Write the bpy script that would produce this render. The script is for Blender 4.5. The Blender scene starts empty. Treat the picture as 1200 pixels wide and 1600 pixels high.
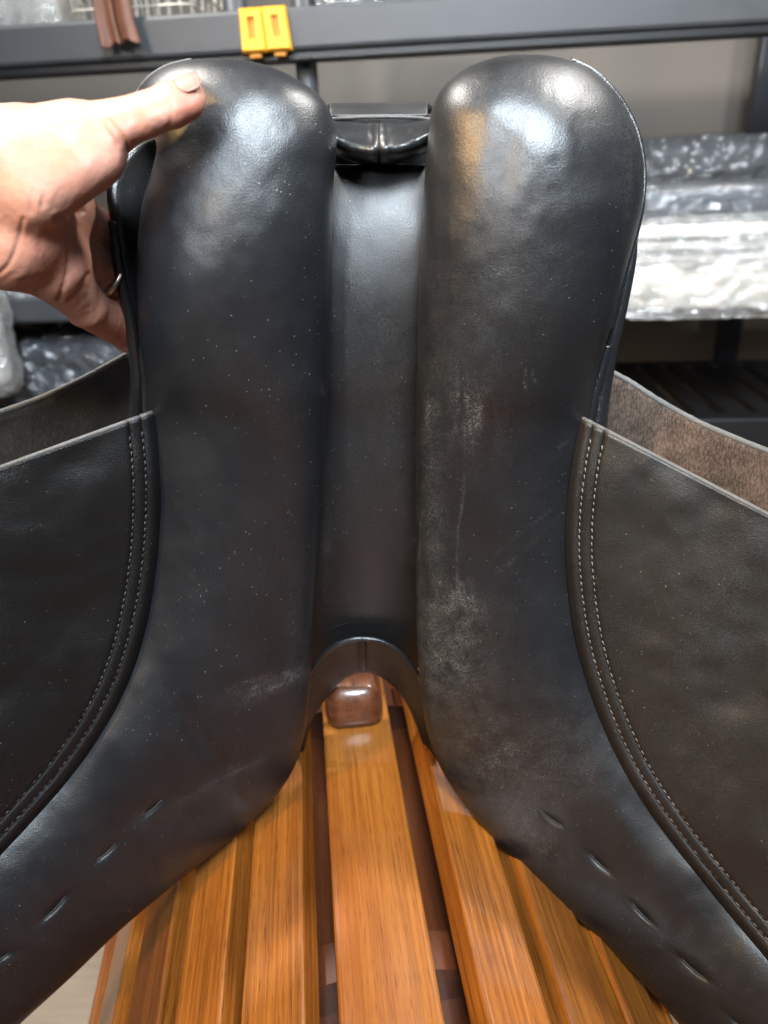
import bpy, math, random
import numpy as np
from mathutils import Vector, Matrix, noise as mnoise

random.seed(4); rng = np.random.default_rng(7)
scene = bpy.context.scene
COL = scene.collection

# ------------------------------------------------------------------ camera
F, CX, CY = 1150.0, 600.0, 800.0              # focal length in photo pixels, photo centre
PITCH, ROLL = math.radians(23.4), math.radians(2.3)
CAM = np.array([0.0, 0.0, 1.417])
FW = np.array([0, math.cos(PITCH), -math.sin(PITCH)])
_u0 = np.array([0, math.sin(PITCH), math.cos(PITCH)]); _r0 = np.array([1.0, 0, 0])
RT = _r0 * math.cos(ROLL) - _u0 * math.sin(ROLL)
UP = _r0 * math.sin(ROLL) + _u0 * math.cos(ROLL)
cam_data = bpy.data.cameras.new('camera'); cam = bpy.data.objects.new('camera', cam_data); COL.objects.link(cam)
cam_data.sensor_fit = 'HORIZONTAL'; cam_data.sensor_width = 36.0; cam_data.lens = 36.0 * F / 1200.0
cam_data.clip_start = 0.02; cam_data.clip_end = 60
cam_data.dof.use_dof = True; cam_data.dof.focus_distance = 0.49; cam_data.dof.aperture_fstop = 6.8
cam.matrix_world = Matrix(((RT[0], UP[0], -FW[0], CAM[0]), (RT[1], UP[1], -FW[1], CAM[1]), (RT[2], UP[2], -FW[2], CAM[2]), (0, 0, 0, 1)))
scene.camera = cam

# ------------------------------------------------------------------ light
world = bpy.data.worlds.new('World'); scene.world = world; world.use_nodes = True
bg = world.node_tree.nodes['Background']; bg.inputs[0].default_value = (0.78, 0.88, 1.0, 1); bg.inputs[1].default_value = 0.075
def lamp(name, loc, target, energy, color, size, spread=150):
    l = bpy.data.lights.new(name, 'AREA'); l.shape = 'DISK'; l.size = size; l.energy = energy; l.color = color
    l.spread = math.radians(spread)
    o = bpy.data.objects.new(name, l); COL.objects.link(o); o.location = loc
    o.rotation_euler = (Vector(target) - Vector(loc)).to_track_quat('-Z', 'Y').to_euler()
    return o
lamp('soft_panel', (0.20, -0.62, 2.75), (0.02, 0.70, 1.56), 17, (0.80, 0.91, 1.0), 0.85, 64)
lamp('ceiling_spot', (-1.12, -0.42, 2.30), (0.15, 0.5, 1.4), 5.0, (1.0, 0.60, 0.22), 0.20, 70)
lamp('ceiling_spot', (0.90, 0.78, 2.80), (0.1, 0.35, 0.95), 23, (1.0, 0.97, 0.92), 0.13)
lamp('ceiling_spot', (-0.74, 0.90, 2.80), (0, 0.35, 0.95), 24, (1.0, 0.95, 0.88), 0.11)
lamp('soft_panel', (-1.40, -2.60, 2.70), (0.6, 1.6, 1.62), 3.6, (0.92, 0.96, 1.0), 0.60, 27)  # unseen fill lamp, added to brighten the shelves and wall
scene.view_settings.view_transform = 'Standard'; scene.view_settings.look = 'None'
scene.view_settings.exposure = 0.0; scene.view_settings.gamma = 1.0
scene.cycles.use_denoising = True
scene.cycles.max_bounces = 10; scene.cycles.transparent_max_bounces = 16

# ------------------------------------------------------------------ helpers
def P(x, y, d):
    """photo pixel + depth along the lens axis -> world point (vectorised)"""
    x = np.asarray(x, float); y = np.asarray(y, float); d = np.asarray(d, float)
    return CAM + d[..., None] * (FW + RT * ((x - CX) / F)[..., None] + UP * ((CY - y) / F)[..., None])
def onz(x, y, z):
    v = FW + RT * ((x - CX) / F) + UP * ((CY - y) / F); return CAM + v * ((z - CAM[2]) / v[2])
def tag(o, label=None, cat=None, group=None, kind=None):
    for k, v in (('label', label), ('category', cat), ('group', group), ('kind', kind)):
        if v: o[k] = v
    return o
def empty(name, loc, rz=0.0):
    o = bpy.data.objects.new(name, None); COL.objects.link(o); o.location = loc; o.rotation_euler = (0, 0, rz)
    o.empty_display_size = 0.05; return o
def mesh_obj(name, verts, faces, mat, parent=None, smooth=True, local=False, attrs=None):
    """verts are world coordinates unless local; the object sits in its parent's frame"""
    verts = np.asarray(verts, float)
    if parent is not None and not local:
        m = Matrix.Translation(parent.location) @ parent.rotation_euler.to_matrix().to_4x4() if parent.parent is None else Matrix.Translation(parent.parent.location) @ parent.parent.rotation_euler.to_matrix().to_4x4()
        mi = np.array(m.inverted()); verts = verts @ mi[:3, :3].T + mi[:3, 3]
    me = bpy.data.meshes.new(name); me.from_pydata(verts.tolist(), [], [tuple(int(i) for i in f) for f in faces])
    me.validate()
    if smooth: me.polygons.foreach_set('use_smooth', [True] * len(me.polygons))
    if attrs:
        for k, a in attrs.items():
            at = me.attributes.new(k, 'FLOAT', 'POINT'); at.data.foreach_set('value', np.asarray(a, np.float32))
    me.materials.append(mat); me.update()
    o = bpy.data.objects.new(name, me); COL.objects.link(o)
    if parent is not None: o.parent = parent
    return o
def catmull(rows, n):
    rows = np.asarray(rows, float); k = len(rows)
    q = np.vstack([2 * rows[0] - rows[1], rows, 2 * rows[-1] - rows[-2]])
    t = np.linspace(0, k - 1, n); i = np.minimum(t.astype(int), k - 2); w = (t - i)[:, None]
    p0, p1, p2, p3 = q[i], q[i + 1], q[i + 2], q[i + 3]
    return 0.5 * (2 * p1 + (p2 - p0) * w + (2 * p0 - 5 * p1 + 4 * p2 - p3) * w ** 2 + (3 * p1 - p0 - 3 * p2 + p3) * w ** 3)
def grid_faces(nr, nc, wrap=False):
    f = []
    m = nc if wrap else nc - 1
    for i in range(nr - 1):
        for j in range(m):
            k = (j + 1) % nc
            f.append((i * nc + j, i * nc + k, (i + 1) * nc + k, (i + 1) * nc + j))
    return f
def tube_geo(path, rad, n=10, squash=1.0, side=None):
    path = np.asarray(path, float); m = len(path); rad = np.broadcast_to(np.asarray(rad, float), (m,))
    tan = np.gradient(path, axis=0); tan /= np.linalg.norm(tan, axis=1)[:, None] + 1e-12
    ref = -FW if side is None else np.asarray(side, float)
    v = []
    for i in range(m):
        a = np.cross(tan[i], ref); a /= np.linalg.norm(a) + 1e-12; b = np.cross(a, tan[i])
        for j in range(n):
            t = 2 * math.pi * j / n; v.append(path[i] + rad[i] * (a * math.cos(t) + b * squash * math.sin(t)))
    f = grid_faces(m, n, True) + [tuple(range(n - 1, -1, -1)), tuple((m - 1) * n + j for j in range(n))]
    return v, f
def pix_path(pts, n):                        # rows of (x, y, d)
    c = catmull(pts, n); return P(c[:, 0], c[:, 1], c[:, 2])
def fbm(x, y, seed, octaves=3):
    """cheap smooth value noise, arrays"""
    out = 0; amp = 1.0
    r = np.random.default_rng(seed)
    tab = r.random((64, 64)) * 2 - 1
    for o in range(octaves):
        xi = np.floor(x).astype(int); yi = np.floor(y).astype(int); fx = x - xi; fy = y - yi
        fx = fx * fx * (3 - 2 * fx); fy = fy * fy * (3 - 2 * fy)
        g = lambda a, b: tab[a % 64, b % 64]
        out = out + amp * ((g(xi, yi) * (1 - fx) + g(xi + 1, yi) * fx) * (1 - fy) + (g(xi, yi + 1) * (1 - fx) + g(xi + 1, yi + 1) * fx) * fy)
        x = x * 2.03 + 7.1; y = y * 2.03 + 3.7; amp *= 0.5
    return out
def gauss(x, y, cx, cy, sx, sy=None, rot=0.0):
    sy = sy or sx; c, s = math.cos(rot), math.sin(rot); u = (x - cx) * c + (y - cy) * s; v = -(x - cx) * s + (y - cy) * c
    return np.exp(-(u / sx) ** 2 - (v / sy) ** 2)

# ------------------------------------------------------------------ materials
class NT:
    def __init__(s, name):
        s.m = bpy.data.materials.new(name); s.m.use_nodes = True; s.t = s.m.node_tree; s.b = s.t.nodes['Principled BSDF']; s.out = s.t.nodes['Material Output']
    def n(s, typ, ins=None, **kw):
        x = s.t.nodes.new(typ)
        for k, v in kw.items(): setattr(x, k, v)
        for k, v in (ins or {}).items(): s.set(x, k, v)
        return x
    def set(s, node, k, v):
        if isinstance(v, bpy.types.NodeSocket): s.t.links.new(v, node.inputs[k])
        elif isinstance(v, bpy.types.Node): s.t.links.new(v.outputs[0], node.inputs[k])
        else: node.inputs[k].default_value = v
    def math(s, op, a, b=0.0, clamp=False):
        x = s.t.nodes.new('ShaderNodeMath'); x.operation = op; x.use_clamp = clamp; s.set(x, 0, a); s.set(x, 1, b); return x.outputs[0]
    def ramp(s, fac, a, b, ca=0.0, cb=1.0):
        x = s.t.nodes.new('ShaderNodeMapRange'); s.set(x, 'Value', fac); s.set(x, 'From Min', a); s.set(x, 'From Max', b); s.set(x, 'To Min', ca); s.set(x, 'To Max', cb); return x.outputs[0]
    def mix(s, fac, a, b):
        x = s.t.nodes.new('ShaderNodeMix'); x.data_type = 'RGBA'; s.set(x, 0, fac); s.set(x, 6, a); s.set(x, 7, b); return x.outputs[2]
    def obj(s, scale=(1, 1, 1), rot=(0, 0, 0)):
        tc = s.n('ShaderNodeTexCoord'); mp = s.n('ShaderNodeMapping'); s.t.links.new(tc.outputs['Object'], mp.inputs[0]); mp.inputs['Scale'].default_value = scale; mp.inputs['Rotation'].default_value = rot; return mp.outputs[0]
    def noise(s, vec, scale, detail=3, rough=0.55, dist=0.0):
        x = s.n('ShaderNodeTexNoise', {'Vector': vec, 'Scale': scale, 'Detail': detail, 'Roughness': rough, 'Distortion': dist}); return x.outputs[0]
    def bump(s, height, strength, dist, prev=None):
        x = s.n('ShaderNodeBump', {'Height': height, 'Strength': strength, 'Distance': dist})
        if prev is not None: s.set(x, 'Normal', prev)
        return x.outputs[0]
def plain(name, col, rough=0.5, metal=0.0, **kw):
    a = NT(name); a.set(a.b, 'Base Color', (*col, 1)); a.set(a.b, 'Roughness', rough); a.set(a.b, 'Metallic', metal)
    for k, v in kw.items(): a.set(a.b, k, v)
    return a.m

def leather(name, base=(0.011, 0.0115, 0.0125), rough=0.40, dust=0.35, speck=1.0, grain=0.35, dustcol=(0.165, 0.158, 0.145), spec=0.7):
    a = NT(name); v = a.obj()
    big = a.noise(v, 18, 4, 0.6); mid = a.noise(v, 70, 5, 0.65); fine = a.noise(v, 1000, 3, 0.65)
    at = a.n('ShaderNodeAttribute', attribute_name='dust').outputs['Fac']
    # dust film: broken up by grain; heavy where the attribute says so
    patch = a.math('ADD', a.math('MULTIPLY', a.ramp(big, 0.45, 0.75), 0.10), at)
    broken = a.math('MULTIPLY', patch, a.ramp(mid, 0.35, 0.7, 0.15, 1.0))
    broken = a.math('MULTIPLY', broken, a.ramp(fine, 0.43, 0.60, 0.05, 1.1))
    # scuff streaks
    sv = a.obj((26, 26, 190), (0.3, 0.12, 0.9)); st = a.ramp(a.noise(sv, 1.6, 4, 0.7, 0.6), 0.66, 0.74)
    st2 = a.ramp(a.noise(a.obj((240, 240, 14), (0.1, 0.06, 0.0)), 1.3, 4, 0.7, 0.4), 0.69, 0.78)
    streak = a.math('MULTIPLY', a.math('ADD', st, st2), a.math('ADD', a.math('MULTIPLY', a.ramp(mid, 0.5, 0.7), 0.25), a.math('MULTIPLY', at, 1.0)))
    # specks
    vo = a.n('ShaderNodeTexVoronoi', {'Vector': v, 'Scale': 430.0, 'Randomness': 1.0}); vo.feature = 'F1'
    sel = a.n('ShaderNodeSeparateColor', {0: vo.outputs['Color']})
    thr = a.math('MULTIPLY', a.ramp(sel.outputs[0], 0.80, 1.0), 0.19)
    sp = a.math('MULTIPLY', a.math('LESS_THAN', vo.outputs['Distance'], thr), a.ramp(big, 0.40, 0.62, 0.15, speck))
    d = a.math('ADD', a.math('MULTIPLY', broken, dust), a.math('MULTIPLY', streak, 0.55 * dust + 0.05), True)
    col = a.mix(d, (*base, 1), (*dustcol, 1)); col = a.mix(a.math('MULTIPLY', sp, 0.36), col, (0.55, 0.53, 0.5, 1))
    a.set(a.b, 'Base Color', col)
    r = a.math('ADD', a.ramp(big, 0.3, 0.7, rough - 0.05, rough + 0.07), a.math('MULTIPLY', d, 0.35)); r = a.math('ADD', r, a.math('MULTIPLY', a.math('SUBTRACT', fine, 0.5), 0.12))
    a.set(a.b, 'Roughness', r); a.set(a.b, 'Specular IOR Level', spec)
    g = a.n('ShaderNodeTexVoronoi', {'Vector': v, 'Scale': 1150.0}); g.feature = 'F1'
    h = a.math('ADD', a.math('MULTIPLY', g.outputs['Distance'], 0.7), a.math('MULTIPLY', fine, 0.8))
    nb = a.bump(h, grain, 0.00035)
    lump = a.noise(v, 55, 3, 0.5); nb = a.bump(lump, 0.06, 0.0022, nb)
    a.set(a.b, 'Normal', nb)
    return a.m

M = {}
M['panel'] = leather('black_leather', base=(0.0062, 0.0074, 0.0098), rough=0.39, dust=0.34, speck=1.0)
M['panel_dusty'] = leather('dusty_black_leather', base=(0.0068, 0.0076, 0.0094), rough=0.39, dust=0.40, speck=0.9)
M['flap_l'] = leather('shaded_flap_leather', base=(0.006, 0.0062, 0.0065), rough=0.42, dust=0.06, speck=0.7, grain=0.9, spec=0.3)  # darker base and weaker gloss put the left side's shade into the leather
M['flap_r'] = leather('dusty_flap_leather', base=(0.0095, 0.0092, 0.0088), rough=0.42, dust=0.22, speck=1.2, grain=0.55, spec=0.6)
M['gullet'] = leather('gullet_leather', rough=0.44, dust=0.40, speck=1.0)
M['gloss'] = leather('glossy_leather', rough=0.25, dust=0.15, speck=0.3, grain=0.3)
M['gusset'] = leather('gusset_leather', rough=0.30, dust=0.3, speck=0.2, grain=0.25)
M['edge'] = leather('raw_leather_edge', base=(0.07, 0.066, 0.062), rough=0.6, dust=0.7, speck=0.5, grain=0.8, dustcol=(0.42, 0.38, 0.33))
M['edge_mid'] = leather('grey_leather_edge', base=(0.07, 0.067, 0.064), rough=0.6, dust=0.6, speck=0.5, grain=0.8, dustcol=(0.28, 0.26, 0.23))
M['edge_dark'] = leather('dark_leather_edge', base=(0.045, 0.044, 0.043), rough=0.5, dust=0.5, speck=0.5, grain=0.8, dustcol=(0.25, 0.23, 0.2))
def suede(name, ca, cb):
    a = NT(name); v = a.obj(); n1 = a.noise(v, 1300, 3, 0.7); n2 = a.noise(v, 60, 3)
    n3 = a.noise(a.obj((900, 900, 300), (0.4, 0.2, 0.5)), 1, 3, 0.7)
    k = a.math('ADD', a.math('MULTIPLY', a.ramp(n3, 0.42, 0.72), 0.7), a.math('MULTIPLY', a.ramp(n2, 0.4, 0.7), 0.3))
    a.set(a.b, 'Base Color', a.mix(k, (*ca, 1), (*cb, 1))); a.set(a.b, 'Roughness', 0.85); a.set(a.b, 'Specular IOR Level', 0.2)
    a.set(a.b, 'Sheen Weight', 0.15); a.set(a.b, 'Normal', a.bump(n1, 0.8, 0.0008)); return a.m
M['suede_r'] = suede('brown_suede', (0.036, 0.024, 0.018), (0.20, 0.14, 0.105))
M['suede_l'] = suede('dark_suede', (0.010, 0.0095, 0.009), (0.040, 0.036, 0.033))  # darker version of the brown suede, for the left flap
M['thread_pale'] = plain('dusty_thread', (0.17, 0.155, 0.135), 0.7)
M['thread_dark'] = plain('black_thread', (0.055, 0.055, 0.055), 0.5); M['thread_black'] = plain('waxed_black_thread', (0.018, 0.018, 0.018), 0.65)
M['hole'] = plain('stitch_hole', (0.004, 0.004, 0.004), 0.6)

# ================================================================== SETTING: floor, wall
def floor_mat():
    a = NT('pale_oak_floor'); v = a.obj((3.5, 60, 1), (0, 0, 0.25)); n1 = a.noise(v, 1, 5, 0.6, 0.6); n2 = a.noise(a.obj((1, 1, 1)), 3, 2)
    a.set(a.b, 'Base Color', a.mix(a.ramp(n1, 0.35, 0.7), (0.47, 0.36, 0.26, 1), (0.60, 0.48, 0.37, 1))); a.set(a.b, 'Roughness', 0.45)
    a.set(a.b, 'Normal', a.bump(n1, 0.1, 0.002)); return a.m
M['floor'] = floor_mat()
tag(mesh_obj('floor', [(-4, -3, 0), (4, -3, 0), (4, 5, 0), (-4, 5, 0)], [(0, 1, 2, 3)], M['floor'], smooth=False), kind='structure')
def wall_mat():
    a = NT('taupe_wall'); v = a.obj(); n = a.noise(v, 2.2, 3); f = a.noise(v, 220, 3)
    a.set(a.b, 'Base Color', a.mix(n, (0.150, 0.135, 0.120, 1), (0.185, 0.165, 0.145, 1))); a.set(a.b, 'Roughness', 0.85); a.set(a.b, 'Normal', a.bump(f, 0.25, 0.002)); return a.m
M['wall'] = wall_mat()

# shelf frame: front line through two photo points of the same height
ZU, ZL = 1.417 + 0.201, 1.417 - 0.188          # undersides of the two shelf beams
sA, sB = onz(0, 108, ZU), onz(1200, 38, ZU)
eS = (sB - sA); eS[2] = 0; eS /= np.linalg.norm(eS); eB = np.array([-eS[1], eS[0], 0])
sO = (sA + sB) / 2; sO[2] = 0
SYAW = math.atan2(eS[1], eS[0])
def S(s, b, z):                               # along shelf, towards the wall, height
    return sO + eS * s + eB * b + np.array([0, 0, z])
def s_at(px, py, b=0.0):                      # photo pixel -> (s, z) on the vertical plane b behind the shelf front
    v = FW + RT * ((px - CX) / F) + UP * ((CY - py) / F)
    t = ((sO + eB * b - CAM) @ eB) / (v @ eB); w = CAM + v * t
    return (w - sO) @ eS, w[2]
WB = 0.56
w_ = [S(-3, WB, 0), S(3, WB, 0), S(3, WB, 3.2), S(-3, WB, 3.2), S(-3, WB + .1, 0), S(3, WB + .1, 0), S(3, WB + .1, 3.2), S(-3, WB + .1, 3.2)]
tag(mesh_obj('wall', w_, [(0, 1, 2, 3), (4, 7, 6, 5), (3, 2, 6, 7), (0, 3, 7, 4), (1, 5, 6, 2), (0, 4, 5, 1)], M['wall'], smooth=False), kind='structure')

# ================================================================== SADDLE RACK
def wood_mat(name, c0, c1, c2, coat=0.6):
    a = NT(name); oi = a.n('ShaderNodeObjectInfo').outputs['Random']
    tc = a.n('ShaderNodeTexCoord').outputs['Object']
    off = a.n('ShaderNodeCombineXYZ', {0: a.math('MULTIPLY', oi, 7.0), 1: a.math('MULTIPLY', oi, 13.0), 2: a.math('MULTIPLY', oi, 3.0)})
    add = a.n('ShaderNodeVectorMath', {0: tc, 1: off.outputs[0]}, operation='ADD').outputs[0]
    mp = a.n('ShaderNodeMapping', {0: add}); mp.inputs['Scale'].default_value = (95, 2.6, 95)
    warp = a.noise(mp.outputs[0], 0.35, 2, 0.5)
    mp2 = a.n('ShaderNodeMapping', {0: add}); mp2.inputs['Scale'].default_value = (520, 7.0, 520)
    g1 = a.noise(mp.outputs[0], 1.0, 4, 0.6, 0.5); g2 = a.noise(mp2.outputs[0], 1.0, 3, 0.6)
    mp3 = a.n('ShaderNodeMapping', {0: add}); mp3.inputs['Scale'].default_value = (14, 1.4, 14); broad = a.noise(mp3.outputs[0], 1.0, 3, 0.6, 0.3)
    mp4 = a.n('ShaderNodeMapping', {0: add}); mp4.inputs['Scale'].default_value = (1300, 55, 1300); pore = a.noise(mp4.outputs[0], 1.0, 2, 0.5)
    k = a.math('ADD', a.math('MULTIPLY', a.ramp(g1, 0.30, 0.68), 0.5), a.math('MULTIPLY', a.ramp(g2, 0.36, 0.64), 0.5))
    col = a.mix(k, (*c0, 1), (*c1, 1)); col = a.mix(a.ramp(broad, 0.45, 0.75, 0, 0.75), col, (*c2, 1))
    col = a.mix(a.ramp(pore, 0.58, 0.70, 0, 0.6), col, (c2[0] * .5, c2[1] * .4, c2[2] * .4, 1))
    hv_ = a.n('ShaderNodeHueSaturation', {'Color': col, 'Value': a.ramp(oi, 0, 1, 0.68, 1.12)}); col = hv_.outputs[0]
    a.set(a.b, 'Base Color', col); a.set(a.b, 'Roughness', a.ramp(g2, 0.3, 0.7, 0.36, 0.50)); a.set(a.b, 'Coat Weight', coat); a.set(a.b, 'Coat Roughness', 0.09)
    a.set(a.b, 'Normal', a.bump(a.math('ADD', g2, pore), 0.18, 0.0008)); a.set(a.b, 'Coat Normal', a.bump(g1, 0.07, 0.0008)); return a.m
M['wood'] = wood_mat('varnished_pine', (0.15, 0.042, 0.005), (0.54, 0.185, 0.024), (0.15, 0.038, 0.006), 1.0)
M['wood_rail'] = wood_mat('varnished_pine_rail', (0.30, 0.092, 0.010), (0.58, 0.210, 0.030), (0.29, 0.068, 0.009), 1.0)
M['wood_block'] = wood_mat('dark_cherry_wood', (0.055, 0.014, 0.005), (0.24, 0.075, 0.026), (0.07, 0.018, 0.006), 0.8)
M['wood_red'] = wood_mat('red_brown_wood', (0.10, 0.026, 0.008), (0.17, 0.048, 0.014), (0.08, 0.02, 0.008), 0.35)

rv = FW + RT * ((461 - CX) / F) + UP * ((CY - 308) / F); RYAW = math.atan2(-rv[0], rv[1])
rO = onz(612.5, 1600, 0.95)
rack = empty('saddle_rack', (rO[0], rO[1], 0), RYAW)
tag(rack, 'varnished orange-brown wooden slatted saddle rack the saddle stands on', 'saddle rack')
RZ = 0.95; YN, YF = -0.32, 0.62               # rail runs from behind the camera's lower edge to the stop block
def bar(name, section, y0, y1, mat, parent=rack, flare=0.0, a0=0.0, bev=0.0035, cut=None):
    """rounded-edge beam: section = polygon (x, z) in the rack's cross plane"""
    sec = []; n = len(section)
    for i in range(n):
        p0, p1, p2 = (np.array(section[(i + k) % n]) for k in (-1, 0, 1))
        d0 = (p0 - p1) / np.linalg.norm(p0 - p1); d2 = (p2 - p1) / np.linalg.norm(p2 - p1)
        for t in (0, .33, .67, 1): sec.append(p1 + d0 * bev * (1 - t) ** 2 + d2 * bev * t ** 2)
    m = len(sec); v = []; ys = np.linspace(y0, y1, 9)
    for y in ys:
        for p in sec: v.append((p[0] + flare * (y - y0) * np.sign(p[0]), y, p[1]))
    f = grid_faces(len(ys), m, True) + [tuple(range(m - 1, -1, -1)), tuple((len(ys) - 1) * m + j for j in range(m))]
    return mesh_obj(name, v, f, mat, parent, smooth=False, local=True)
bar('rail', [(-.0325, RZ - .032), (.0325, RZ - .032), (.0325, RZ), (-.0325, RZ)], YN, 0.40, M['wood_rail'], bev=0.004)
W_, T_ = 0.046, 0.024
for sgn in (1, -1):
    a_, b_ = (0.060 if sgn > 0 else 0.054), -0.003
    for i, tl in enumerate((24, 36, 46, 58, 70)):
        t = math.radians(tl); dx, dz = math.cos(t), -math.sin(t); nx, nz = -math.sin(t), -math.cos(t)
        w = W_ * (1.0 if i else 1.02)
        q = [(a_, b_), (a_ + w * dx, b_ + w * dz), (a_ + w * dx + T_ * nx, b_ + w * dz + T_ * nz), (a_ + T_ * nx, b_ + T_ * nz)]
        q = [(sgn * x, RZ + z) for x, z in q]
        bar('slat', q if sgn < 0 else q[::-1], YN, YF - 0.1, M['wood'], flare=0.010 * i, bev=0.003)
        g = 0.011; a_ += (w + g) * dx; b_ += (w + g) * dz
bar('under_board', [(-.10, RZ - .088), (.10, RZ - .088), (.10, RZ - .070), (-.10, RZ - .070)], YN, 0.5, M['wood_red'])
# curved bearers that carry the slats, stop block, legs
for yy in (0.055, 0.35, -0.27):
    top = [(0.03, -.0345), (.055, -.040), (.10, -.062), (.14, -.098), (.172, -.140), (.195, -.19)]
    pts = [(-x, z) for x, z in top[::-1]] + top + [(.15, -.20), (.09, -.13), (0, -.10), (-.09, -.13), (-.15, -.20)]
    n = len(pts); v = [(x, yy, RZ + z) for x, z in pts] + [(x, yy + .03, RZ + z) for x, z in pts]
    f = [tuple(range(n)), tuple(range(2 * n - 1, n - 1, -1))] + [(i, i + n, (i + 1) % n + n, (i + 1) % n) for i in range(n)]
    mesh_obj('bearer', v, f, M['wood_red'], rack, smooth=False, local=True)
    if yy != 0.055:
        for sgn in (1, -1):
            q = [(sgn * .155, yy + .028), (sgn * .195, yy + .028), (sgn * .195, yy + .002), (sgn * .155, yy + .002)]
            vv = [(x, y, RZ - .15) for x, y in q] + [(x * 1.35, y, 0.0) for x, y in q]
            mesh_obj('leg', vv, [(0, 1, 2, 3), (7, 6, 5, 4)] + [(i, i + 4, (i + 1) % 4 + 4, (i + 1) % 4) for i in range(4)], M['wood'], rack, smooth=False, local=True)
# rounded loaf-shaped stop block on the rail's far end
def loaf(cx, cy, cz, hx, hy, hz, n=28, m=16):
    v = []; 
    for i in range(m + 1):
        ph = math.pi / 2 * i / m - 0.0; zz = math.sin(ph) ** 0.75; rr = max(math.cos(ph), 0) ** 0.35
        for j in range(n):
            t = 2 * math.pi * j / n; c, s = math.cos(t), math.sin(t); e = 0.45
            v.append((cx + hx * rr * math.copysign(abs(c) ** e, c), cy + hy * rr * math.copysign(abs(s) ** e, s), cz + hz * zz))
    return v, grid_faces(m + 1, n, True) + [tuple(range(n - 1, -1, -1))]
v, f = loaf(-0.001, 0.320, RZ + 0.0005, 0.0285, 0.045, 0.040)
mesh_obj('stop_block', v, f, M['wood_block'], rack, local=True)

# ================================================================== SADDLE
sb = P(np.array(585.), np.array(1180.), np.array(.62))
saddle = empty('saddle', tuple(sb))
tag(saddle, 'black leather riding saddle held upright with its padded underside towards us', 'saddle')

EXT = 28.0
def panel_rows(raw, seam_from):
    """raw rows: xi yi xo yo di do bulge ; from seam_from on the pad runs on under the sweat flap"""
    rows = []; 
    for i, r in enumerate(raw):
        r = list(map(float, r)); ext = 0.0
        k = min(max((i - seam_from + 1) / 1.5, 0), 1)
        if k > 0:
            L = math.hypot(r[2] - r[0], r[3] - r[1]); ext = EXT * k
            r[2] += (r[2] - r[0]) / L * ext; r[3] += (r[3] - r[1]) / L * ext
        L = math.hypot(r[2] - r[0], r[3] - r[1])
        rows.append(r + [ext / L])
    return np.array(rows)
EXPF = 0.78
def panel_surface(c, u, front=True):
    s = np.sqrt(np.clip(1 - (2 * u - 1) ** 2, 0, 1)) ** EXPF
    px = c[:, 0:1] * (1 - u) + c[:, 2:3] * u; py = c[:, 1:2] * (1 - u) + c[:, 3:4] * u
    d = c[:, 4:5] * (1 - u) + c[:, 5:6] * u
    d = d - c[:, 6:7] * s if front else d + 0.55 * c[:, 6:7] * s
    return px, py, d
def build_panel(rows, disp, dustf, mat, nr=460, nc=150):
    c = catmull(rows, nr); th = np.linspace(0, math.pi, nc); u = ((1 - np.cos(th)) / 2)[None, :]
    px, py, d = panel_surface(c, u); amt = np.minimum(1, np.sin(th) * 1.6)[None, :]
    d = d + disp(px, py) * amt
    dust = np.clip(dustf(px, py), 0, 2)
    th2 = th[1:-1][::-1][::3]; u2 = ((1 - np.cos(th2)) / 2)[None, :]
    bx, by, bd = panel_surface(c, u2, False)
    X = np.hstack([px, bx]); Y = np.hstack([py, by]); D = np.hstack([d, bd]); A = np.hstack([dust, np.zeros_like(bx)])
    n = X.shape[1]; V = P(X, Y, D).reshape(-1, 3)
    f = grid_faces(nr, n, True) + [tuple(range(n - 1, -1, -1)), tuple((nr - 1) * n + j for j in range(n))]
    return mesh_obj('panel', V, f, mat, saddle, attrs={'dust': A.ravel()}), c

RIGHT = [
 (800, 85, 810, 85, .440, .440, .004), (768, 91, 850, 86, .440, .440, .014), (735, 103, 890, 94, .440, .440, .023), (707, 121, 925, 111, .441, .441, .030),
 (686, 145, 955, 138, .443, .442, .036), (673, 178, 980, 173, .446, .444, .041), (668, 225, 998, 216, .451, .446, .044), (663, 285, 1006, 268, .457, .449, .045),
 (659, 352, 1001, 335, .465, .453, .045), (655, 430, 977, 425, .477, .463, .044), (653, 520, 953, 515, .492, .478, .043), (651, 610, 929, 600, .508, .500, .042),
 (650, 690, 908, 665, .523, .520, .038), (649, 770, 893, 745, .540, .532, .035), (649, 850, 886, 830, .557, .543, .033), (650, 930, 889, 910, .573, .552, .032),
 (652, 1005, 900, 990, .588, .558, .032), (657, 1075, 918, 1060, .600, .560, .032), (666, 1135, 941, 1125, .610, .558, .031), (686, 1195, 968, 1185, .617, .553, .029),
 (720, 1250, 1001, 1241, .617, .545, .027), (767, 1307, 1042, 1300, .610, .536, .025), (822, 1361, 1088, 1360, .598, .526, .024), (880, 1416, 1137, 1420, .584, .515, .023),
 (945, 1476, 1187, 1480, .569, .503, .023), (1015, 1548, 1240, 1545, .551, .490, .023), (1080, 1622, 1300, 1615, .534, .477, .023), (1130, 1680, 1350, 1675, .520, .465, .021)]
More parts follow.
